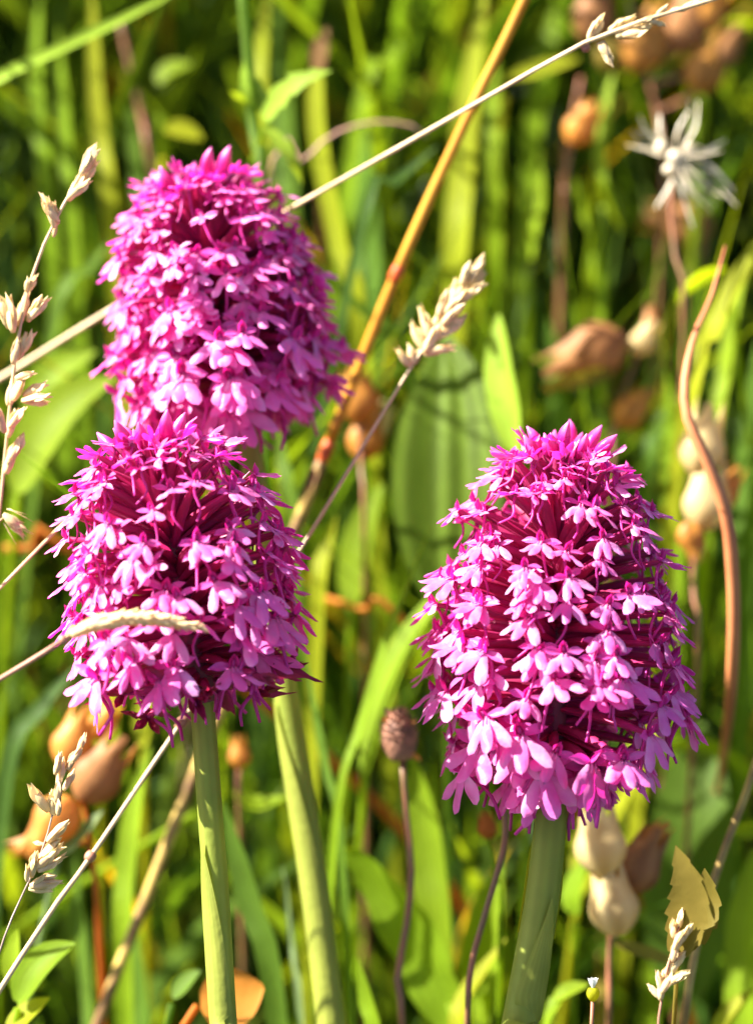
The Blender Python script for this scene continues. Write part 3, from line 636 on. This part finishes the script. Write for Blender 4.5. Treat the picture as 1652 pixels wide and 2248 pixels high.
pod_plant('small brown bud and blurred pods below the silvery seed burst', [(1500, 700, 17), (1510, 560, 17)], [(1505, 490, 17, 100, 170, 'pod_brown'), (1525, 545, 17.2, 60, 90, 'pod_brown')])
pod_plant('slender green stem tipped with an orange-red bud near the large orchid', [(1098, 2030, 5), (1090, 1930, 5), (1078, 1860, 5)], [(1068, 1818, 5, 42, 100, 'rust')], m='bright')
pod_plant('tiny tan pod low on a stem beside the tall orchid stem', [(525, 1760, 8.5), (525, 1700, 8.5)], [(525, 1660, 8.5, 48, 95, 'pod_orange')])

# silvery burst of a spent flower
ps = [P(*p) for p in [(1500, 720, 8.6), (1480, 560, 8.6), (1470, 440, 8.6), (1482, 345, 8.6)]]
ext = to_ground(ps[0], Vector((0, 0, -1)))
t = thing('spent_flower', 'silvery white spent flower with spiky dry strands above dark shade', 'flower', Vector((ext[0].x, ext[0].y, 0)))
tube(smooth(ext + ps, 24), .05, 8).build('stem', M['redbrown'], t)
for (x, y, s) in ((1480, 345, 46), (1450, 322, 34), (1510, 330, 36), (1468, 372, 34)):
    b = P(x, y, 8.4); n = 8; c = [b + UP * (s / VPX) * (-.5 + i / (n - 1)) for i in range(n)]
    tube(c, lambda q: s / VPX * .5 * max(.06, math.sin(math.pi * q)) ** .6, 9).build('floret', M['silver'], t)
for ang, ln in ((-52, 150), (-38, 170), (-20, 135), (8, 110), (18, 95), (-78, 130), (-112, 125), (150, 105), (165, 115), (128, 130), (112, 110), (80, 120), (70, 105), (-60, 110), (-30, 145), (30, 85), (-68, 150),
                (-45, 130), (-34, 120), (-108, 100), (140, 120), (120, 95), (75, 130), (158, 90), (-15, 100), (-56, 165), (12, 130)):
    a = R(ang + U(-6, 6)); d0 = RT * math.cos(a) + UP * math.sin(a); b = P(1482, 345, 8.4); l = ln / VPX * 1.15 * U(.8, 1.1)
    sd = (RT * -math.sin(a) + UP * math.cos(a)) * U(-.18, .18)
    mb = ribbon(smooth([b, b + d0 * l * .5 + FW * U(-.2, .2) + sd, b + d0 * l + UP * U(-.2, .1)], 9), lambda q: .055 * (.4 + .6 * math.sin(math.pi * (.1 + .85 * q))), nw=3, roll=U(-1, 1), cup=.5)
    mb.build('strand', M['silver'], t)
# tiny white flower at the bottom
ps = [P(*p) for p in [(1295, 2300, -.6), (1300, 2247, -.6), (1300, 2190, -.6)]]; ext = to_ground(ps[0], Vector((0, 0, -1)))
t = thing('small_flower', 'tiny white flower with green cup low beside the large orchid stem', 'flower', Vector((ext[0].x, ext[0].y, 0)))
tube(smooth(ext + ps, 16), .035, 6).build('stem', M['redbrown'], t)
c = [P(1300, 2198 - 5 * i, -.6) for i in range(7)]
tube(c, lambda q: .12 * max(.15, math.sin(math.pi * (.05 + .75 * q))) ** .7, 9).build('calyx', M['yellow'], t)
for i in range(7):
    a = i * .9; mb = MB(); petal_strip(mb, .2, .13, c[-1], UP + (RT * math.cos(a) + FW * math.sin(a)) * .7, UP, .9, .1, .3); mb.build('petal', M['white'], t)

# ------------------------------------------------------------------ leafy shoots with toothed leaves
def tooth_leaf(parent, pts, w, m, teeth=4, roll=.25, name='leaf', depth=.35):
    def wf(q):
        body = math.sin(math.pi * min(1, .06 + .94 * q) ** .8) ** .8 * w / VPX
        return max(.02, body * (1 - depth * ((q * teeth) % 1.0)))
    mb = ribbon(smooth([P(*p) for p in pts], 48), wf, roll=roll, cup=.18, nw=7, ribs=1)
    return mb.build(name, M[m], parent)
ps = [P(*p) for p in [(575, 430, 7.5), (565, 340, 7.5), (552, 240, 7.5), (545, 120, 7.5), (535, 10, 7.5), (530, -60, 7.5)]]; ext = to_ground(ps[0], Vector((0, 0, -1)))
t = thing('leafy_shoot', 'green shoot with bright toothed leaves rising behind the tall orchid', 'plant', Vector((ext[0].x, ext[0].y, 0)))
tube(smooth(ext + ps, 40), .12, 8).build('stem', M['mid'], t)
tube(smooth([P(552, 360, 7.3), P(575, 300, 7.2), P(588, 262, 7.1)], 8), .07, 6).build('branch', M['bright'], t)
tooth_leaf(t, [(580, 262, 7.1), (620, 205, 6.9), (670, 172, 6.7), (728, 155, 6.6)], 70, 'shoot', 4, roll=.6)
tooth_leaf(t, [(586, 278, 7.1), (610, 310, 6.8), (640, 350, 6.6), (664, 405, 6.6)], 62, 'shoot', 3, roll=.8)
tooth_leaf(t, [(548, 235, 7.4), (538, 190, 7.2), (536, 130, 7.1)], 36, 'shoot', 3, roll=.6)
tooth_leaf(t, [(575, 245, 7.3), (572, 210, 7.2), (565, 165, 7.1)], 34, 'mid', 3)
tooth_leaf(t, [(548, 225, 7.4), (525, 212, 7.3), (505, 200, 7.2)], 24, 'shoot', 2, roll=.6)
ps = [P(*p) for p in [(1480, 2200, -1), (1485, 2110, -1), (1488, 2085, -1)]]; ext = to_ground(ps[0], Vector((0, 0, -1)))
t = thing('leafy_plant', 'olive jagged leaf standing upright above the straw seed head', 'plant', Vector((ext[0].x, ext[0].y, 0)))
tube(smooth(ext + ps, 16), .04, 6).build('stem', M['olive'], t)
tooth_leaf(t, [(1484, 2095, -1.1), (1505, 2030, -1.2), (1510, 1950, -1.3), (1482, 1855, -1.3)], 104, 'olive', 6, roll=.35, depth=.22)
tooth_leaf(t, [(1488, 2085, -1.0), (1525, 2035, -.9), (1548, 1980, -.8), (1545, 1905, -.8)], 88, 'olive', 5, roll=.2, depth=.22)
tooth_leaf(t, [(1486, 2095, -1.0), (1500, 2070, -.9), (1540, 2055, -.8)], 40, 'olive', 3, roll=.3, depth=.3)

# ------------------------------------------------------------------ blades and leaves that can be told apart
def blade(label, m, w, pts, roll=None, cup=.3, tip=.35, kind='blade', name=None, cat=None, group='green blades behind the orchids', gd=None, wave=0, ribs=0, nw=5):
    ps = [P(*p) for p in pts]
    ext = to_ground(ps[0], gd or ((ps[0] - ps[1]) * Vector((.5, .5, 1)) + Vector((0, 0, -.8)) * (ps[0] - ps[1]).length))
    c = smooth(ext + ps, 40)
    le = sum((b - a).length for a, b in zip(ext, ext[1:] + ps[:1])); lp = sum((b - a).length for a, b in zip(ps, ps[1:])); f0 = le / (le + lp)
    W = w / VPX * (DIST + pts[0][2]) / DIST
    rl = U(.6, 1.0) if roll is None else max(roll, .15) + (.25 if roll > .2 else 0)
    W *= .95
    org = Vector((ext[0].x, ext[0].y, 0))
    if kind == 'blade':
        wf = lambda q: W * (.7 + .3 * min(1, q / max(.05, f0))) * min(1, max(.03, (1 - q) / (tip * (1 - f0) + .02))) ** .7
        t = thing('grass_plant', label, 'grass', org, group)
        ribbon(c, wf, roll=rl, cup=cup, nw=nw, wave=wave, ribs=ribs, seed=len(c) + w).build('blade', M[m], t)
        return t
    t = thing(name or 'leafy_plant', label, 'plant', org, group)
    tube(smooth(ext + ps[:2], 16)[:15], lambda q: .07, 7).build('stalk', M[m], t)
    wf = lambda u: max(.05, W * max(.10, math.sin(math.pi * min(1, .03 + .97 * u) ** .85)) ** .7 * (1 if u < .97 else .5))
    ribbon(smooth(ps, 26), wf, roll=rl, cup=cup, nw=nw, wave=wave, ribs=ribs, seed=len(c) + w).build('leaf', M[m], t)
    return t
B = blade
# top left
B('pale green blade slanting down across the upper left grass', 'shoot', 32, [(-40, 190, 8), (15, 162, 8), (110, 118, 8.2), (190, 80, 8.5), (330, 12, 9), (420, -40, 9.3)], gd=Vector((-.5, 0, -.6)))
B('wide bright blade left of the tall orchid under the slanting pale blade', 'bright', 62, [(110, 420, 15), (95, 280, 15), (85, 120, 15), (90, -20, 15)])
B('yellow-green blade ending above the tan panicle', 'bright', 55, [(168, 520, 14), (155, 380, 14), (145, 230, 14), (130, 60, 14)])
B('tall yellow-green blade between the tan panicle and a dark stem', 'yellow', 46, [(245, 470, 13), (228, 330, 13), (212, 180, 13), (205, 20, 13), (200, -40, 13)])
B('soft green blade just left of the tall orchid top', 'mid', 55, [(330, 540, 15), (312, 420, 15), (295, 280, 15), (270, 160, 15)])
B('dull green blade crossing low behind the tan panicle', 'mid', 40, [(120, 720, 11), (190, 600, 11), (250, 520, 11.5)])
B('small pale green leaf floating over dark shade left of the leafy shoot', 'bright', 62, [(350, 185, 14), (370, 158, 14), (420, 140, 14)], kind='leaf', gd=Vector((0, .1, -1)))
B('small yellow leaf just above the tall orchid', 'yellow', 62, [(362, 285, 12), (395, 288, 12), (445, 305, 12)], kind='leaf', gd=Vector((-.1, .2, -1)))
B('wide green blade behind the leafy shoot', 'mid', 80, [(640, 560, 17), (630, 330, 17), (615, 120, 17), (610, -40, 17)])
B('yellow blade behind the leafy shoot stem', 'yellow', 50, [(580, 300, 15), (575, 160, 15), (585, 30, 15), (590, -30, 15)])
B('long yellow-green blade with a tan tip beside the tendril', 'yellow', 52, [(790, 700, 11), (752, 560, 11), (718, 400, 11), (695, 240, 11), (705, 70, 11)], tip=.15)
B('tan withered tip standing over the yellow-green blade', 'brown', 50, [(700, 160, 10.8), (705, 110, 10.8), (718, 60, 10.8)], gd=Vector((0, .25, -1)), kind='leaf')
B('short bright blade leaning right between leafy shoot and reed', 'bright', 48, [(795, 225, 14), (830, 165, 14), (880, 95, 14)], tip=.2)
B('dark green wide blade right of the tall orchid', 'mid', 110, [(800, 760, 15), (800, 560, 15), (790, 380, 15), (800, 230, 15)])
B('narrow soft green blade crossing under the pale slanting stalk', 'dark', 30, [(800, 480, 9), (870, 400, 9), (960, 320, 9)])
B('broad yellow blade top behind the orange reed', 'yellow', 75, [(1000, 640, 13), (1015, 420, 13), (1030, 220, 13), (1055, 60, 13), (1065, -40, 13)])
B('green blade standing behind the orange reed', 'mid', 45, [(985, 700, 14), (1000, 520, 14), (1020, 380, 14)])
B('bright blade beside the yellow one at the reed', 'bright', 50, [(1090, 420, 15), (1085, 250, 15), (1090, 120, 15)])
B('green blade leaning over the dark gap right of the reed', 'bright', 55, [(1180, 220, 18), (1205, 110, 18), (1225, -20, 18)])
B('bright leaf lying under the slanting stalk panicle', 'yellow', 42, [(1115, 172, 14), (1190, 150, 14), (1270, 128, 14)], kind='leaf', gd=Vector((-.1, .1, -1)))
B('bright upright blade with bent top below the orange pods', 'shoot', 56, [(1325, 420, 13.5), (1322, 330, 13.5), (1330, 240, 13.5), (1345, 160, 13.5)], kind='leaf')
B('short wide bright blade glowing in the dark shade', 'bright', 66, [(1165, 570, 13), (1172, 500, 13), (1185, 440, 13), (1190, 370, 13)], tip=.25, kind='leaf')
B('narrow bright blade between the two glowing in shade', 'bright', 42, [(1300, 510, 14), (1285, 460, 14), (1262, 390, 14)], tip=.3, kind='leaf')
B('bright drooping blade right of the glowing pair', 'bright', 48, [(1318, 390, 13.5), (1340, 440, 13.5), (1368, 510, 13.5)], tip=.3, kind='leaf', gd=Vector((-.1, 0, -1)))
B('upright green blade under the silvery burst', 'bright', 56, [(1535, 330, 15), (1540, 260, 15), (1550, 170, 15)], kind='leaf')
B('pale green leaf at the upper right edge', 'bright', 42, [(1720, 60, 15), (1652, 48, 15), (1585, 45, 15)], kind='leaf', gd=Vector((.3, 0, -1)))
# right side
B('bright yellow blade leaning along the peach stalk top', 'yellow', 58, [(1520, 850, 9), (1560, 740, 9), (1600, 650, 9), (1660, 540, 9), (1700, 470, 9)])
B('tall green blade at the right behind the peach stalk', 'bright', 46, [(1570, 980, 11), (1588, 850, 11), (1605, 720, 11), (1640, 580, 11)])
B('curled green leaf left of the peach stalk top', 'bright', 44, [(1590, 590, 10), (1545, 600, 10), (1500, 635, 10), (1485, 665, 10)], kind='leaf', gd=Vector((.2, 0, -1)))
B('wide green blade left of the peach stalk', 'bright', 70, [(1490, 1250, 12), (1480, 1100, 12), (1475, 950, 12), (1462, 810, 12)], tip=.4)
B('soft green blade rising behind the large orchid top right', 'mid', 60, [(1420, 1050, 13), (1440, 950, 13), (1480, 870, 13)])
B('dark green blade at the far right edge', 'mid', 60, [(1640, 1300, 12), (1635, 1100, 12), (1650, 900, 12), (1660, 750, 12)])
B('dark wide blade behind the brown pod', 'dark', 80, [(1200, 900, 16), (1195, 760, 16), (1180, 640, 16)])
B('mid green blade beside the bright folded leaf', 'mid', 66, [(1235, 960, 14), (1225, 820, 14), (1205, 700, 14)])
# the middle
B('large ribbed dark green plantain leaf behind the orchids', 'plantain', 262, [(985, 1330, 8), (985, 1180, 8), (985, 1000, 8.3), (985, 860, 8.8), (975, 735, 9.4)], roll=.12, cup=.25, kind='leaf', ribs=3, nw=25)
B('bright folded leaf beside the plantain leaf', 'shoot', 100, [(1135, 1000, 7.6), (1122, 900, 7.6), (1105, 800, 7.8), (1095, 690, 8.2)], roll=.5, cup=.5, tip=.3, kind='leaf')
B('narrow green blade slanting behind the cream seed head', 'mid', 30, [(890, 790, 10), (820, 700, 10), (730, 615, 10), (680, 560, 10)])
B('thin bright blade crossing the gap between the orchids', 'bright', 28, [(740, 1790, 6), (790, 1600, 6), (850, 1400, 6), (900, 1270, 6), (942, 1160, 6)], tip=.4)
B('thin green blade crossing the other beside the tall orchid stem', 'mid', 30, [(748, 1830, 6.4), (722, 1700, 6.4), (695, 1570, 6.4), (672, 1440, 6.4)])
B('slanting sunlit green leaf behind the brown seed head', 'bright', 95, [(800, 1700, 8), (835, 1560, 8), (880, 1440, 8), (950, 1330, 8), (1000, 1250, 8)], roll=.7, kind='leaf')
B('bright leaf left of the plantain leaf base', 'bright', 95, [(770, 1340, 10), (785, 1230, 10), (810, 1130, 10), (840, 1060, 10)], kind='leaf')
B('yellow-green blade behind the straw stalk right of the loose orchid', 'yellow', 52, [(700, 1320, 9), (715, 1220, 9), (738, 1130, 9)])
B('bright blade left of the large orchid base', 'bright', 95, [(960, 2060, 8), (945, 1900, 8), (925, 1760, 8), (905, 1660, 8)], roll=.3, tip=.3)
B('wide wavy bright leaf at the foot of the brown seed head', 'bright', 150, [(1010, 2290, 7), (960, 2150, 7), (880, 2000, 7), (790, 1890, 7), (745, 1860, 7)], roll=.4, wave=.15, kind='leaf')
B('bright leaf behind the thin dark stalk', 'bright', 110, [(1060, 2247, 8), (1060, 2130, 8), (1075, 2000, 8), (1100, 1900, 8)], roll=.3, kind='leaf')
B('yellow-green blade left of the large orchid stem foot', 'yellow', 50, [(1000, 2300, 6), (1015, 2200, 6), (1060, 2130, 6), (1110, 2060, 6)])
# lower right
B('broad bright leaf slanting behind the large orchid stem', 'yellow', 140, [(1270, 1960, 10), (1320, 1830, 10), (1380, 1700, 10), (1450, 1590, 10)], roll=.6, kind='leaf')
B('wide dark green leaf right of the pale pods', 'mid', 215, [(1500, 2200, 11), (1510, 2000, 11), (1520, 1820, 11), (1530, 1660, 11.5), (1535, 1590, 12)], roll=.2, kind='leaf')
B('arched bright leaf edge over the wide dark leaf', 'bright', 60, [(1690, 1760, 10), (1620, 1670, 10), (1540, 1630, 10), (1460, 1640, 10), (1420, 1670, 10)], roll=.7, kind='leaf', gd=Vector((.2, 0, -1)))
B('green leaf curving at the right edge below the arched leaf', 'bright', 60, [(1690, 1830, 8), (1650, 1815, 8), (1600, 1830, 8)], kind='leaf', gd=Vector((.2, 0, -1)))
B('bright broad blade rising at the lower right edge', 'bright', 95, [(1630, 2250, 8), (1630, 2120, 8), (1640, 1990, 8), (1655, 1860, 8)], roll=.4)
B('round bright leaf behind the pale pods', 'bright', 80, [(1262, 2010, 8), (1262, 1960, 8), (1290, 1880, 8)], kind='leaf')
B('small glossy leaf beside the tiny white flower', 'bright', 44, [(1215, 2195, 5), (1245, 2175, 5), (1290, 2160, 5)], kind='leaf')
B('bright leaf low at the right under the rust stalk', 'yellow', 60, [(1560, 2300, 6), (1600, 2230, 6), (1652, 2170, 6)], kind='leaf')
B('bright leaf clump left of the large orchid stem foot', 'bright', 70, [(1190, 2280, 5), (1200, 2230, 5), (1240, 2180, 5)], kind='leaf')
B('mid green blade between pale pods and toothed leaf', 'bright', 50, [(1440, 2060, 12), (1452, 1930, 12), (1470, 1790, 12)])
# lower left
B('bright blade rising under the loose orchid', 'bright', 62, [(275, 2060, 8), (280, 1920, 8), (300, 1760, 8), (330, 1640, 8)])
B('bright leaf cluster below the left of the loose orchid', 'yellow', 90, [(225, 1640, 11), (235, 1580, 11), (250, 1500, 11)], kind='leaf')
B('yellow-green upright leaf behind the loose orchid base', 'yellow', 60, [(315, 1640, 10), (320, 1570, 10), (330, 1490, 10)], kind='leaf')
B('green blade rising at the lower left behind the straw stalk', 'mid', 48, [(205, 2330, 9), (195, 2180, 9), (180, 2000, 9), (165, 1880, 9)])
B('soft green blade left of the loose orchid stem', 'mid', 60, [(320, 2330, 9), (310, 2200, 9), (300, 2100, 9), (290, 2000, 9)])
B('broad green leaf between the two left orchid stems', 'mid', 72, [(600, 2130, 6.5), (560, 2000, 6.5), (525, 1880, 6.5), (490, 1760, 6.5)], roll=.5)
B('small folded pale green leaf between the two left stems', 'bright', 70, [(510, 1740, 8.5), (560, 1770, 8.5), (630, 1750, 8.5)], kind='leaf', roll=.8)
B('thin grey-green stem leaf right of the loose orchid stem', 'grey', 26, [(660, 2200, 7), (645, 2080, 7), (630, 1960, 7), (620, 1900, 7)])
B('bright toothed leaf low at the left edge', 'bright', 90, [(40, 2200, 3), (70, 2140, 3), (110, 2100, 3), (165, 2070, 3)], kind='leaf')
B('yellow-green leaf at the bottom left corner', 'yellow', 80, [(20, 2280, 3), (50, 2240, 3), (110, 2190, 3)], kind='leaf')
B('bright narrow leaf at the left edge above the corner leaf', 'bright', 60, [(45, 2180, 3.4), (30, 2110, 3.4), (40, 2040, 3.4)], kind='leaf')
B('pale leaf beside the pods behind the cream panicle', 'grey', 40, [(130, 1880, 6), (180, 1830, 6), (225, 1780, 6)], kind='leaf')
B('rusty orange dead leaf behind the loose orchid stem foot', 'rust', 150, [(440, 2195, 3.5), (505, 2190, 3.5), (578, 2165, 3.5)], kind='leaf', name='dead_plant', roll=.1, cup=.2)
B('pale green leaf left of the dead orange leaf', 'mid', 48, [(380, 2190, 5), (415, 2150, 5), (440, 2130, 5)], kind='leaf')
B('green blade behind the tall orchid stem foot', 'bright', 60, [(830, 2300, 5), (810, 2200, 5), (785, 2100, 5)])
B('large sunlit leaf left of both orchids at mid height', 'bright', 135, [(40, 1080, 9), (90, 960, 9), (160, 880, 9), (250, 830, 9)], roll=.4, kind='leaf')
B('bright broad leaf under the tan panicle near the tall orchid', 'bright', 90, [(60, 900, 10), (120, 820, 10), (210, 770, 10)], roll=.4, kind='leaf')
B('dark blade at lower left under the reddish stalk', 'dark', 50, [(20, 1690, 8), (90, 1560, 8), (170, 1460, 8)])
B('vertical soft green blade right of the tall orchid foot', 'mid', 40, [(640, 1130, 9), (625, 1030, 9), (610, 920, 9)])

# ------------------------------------------------------------------ the meadow's own turf: nobody could count it
gr = random.Random(99)
mb = MB()
def turf_blade(x, y, h, w, k, dk=1.0):
    b = Vector((x, y, -0.2)); a = gr.uniform(0, 6.28); ln = h * gr.uniform(.05, .6)
    lean = Vector((math.cos(a), math.sin(a), 0)) * ln
    c = smooth([b, b + Vector((0, 0, h * .5)) + lean * .25, b + Vector((0, 0, h)) * (1 - .12 * ln / h) + lean], 6)
    f = Vector((math.cos(a + gr.uniform(-1, 1)), math.sin(a + gr.uniform(-1, 1)), .2))
    t = gr.choice([(1, 1, 1), (1.3, 1.25, .9), (.75, .85, .9), (.6, .75, .8), (1.6, 1.35, .9), (.85, 1.0, 1.1)])
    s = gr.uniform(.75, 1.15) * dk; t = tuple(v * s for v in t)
    if gr.random() < .06: t = (3.6, 1.5, 1.2)
    ribbon(c, lambda q: w * (1 if q < .5 else max(.05, (1 - q) / .5)), roll=0, cup=.3, nw=3, mb=mb, face=f, tint=t)
y0 = P(826, 1123, 0).y
for i in range(3200):                     # knee-deep grass just behind the orchids
    y = y0 + gr.uniform(8, 34); x = gr.uniform(-1, 1) * (22 + (y - y0) * .4)
    turf_blade(x, y, gr.uniform(4, 12), gr.uniform(.22, .6), i)
for i in range(9000):                     # the tall meadow behind; shade of its gaps put in as a darker tint
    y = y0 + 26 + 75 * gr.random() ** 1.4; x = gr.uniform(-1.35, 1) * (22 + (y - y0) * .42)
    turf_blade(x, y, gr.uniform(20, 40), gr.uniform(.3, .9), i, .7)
for i in range(2600):                     # finer grass standing among the broad blades
    y = y0 + gr.uniform(12, 34); x = gr.uniform(-24, 18)
    turf_blade(x, y, gr.uniform(8, 23), gr.uniform(.14, .42), i, .9)
for i in range(2600):                     # short grass round the orchids' feet
    y = y0 + gr.uniform(-22, 12); x = gr.uniform(-26, 26)
    turf_blade(x, y, gr.uniform(2.5, 7), gr.uniform(.2, .45), i)
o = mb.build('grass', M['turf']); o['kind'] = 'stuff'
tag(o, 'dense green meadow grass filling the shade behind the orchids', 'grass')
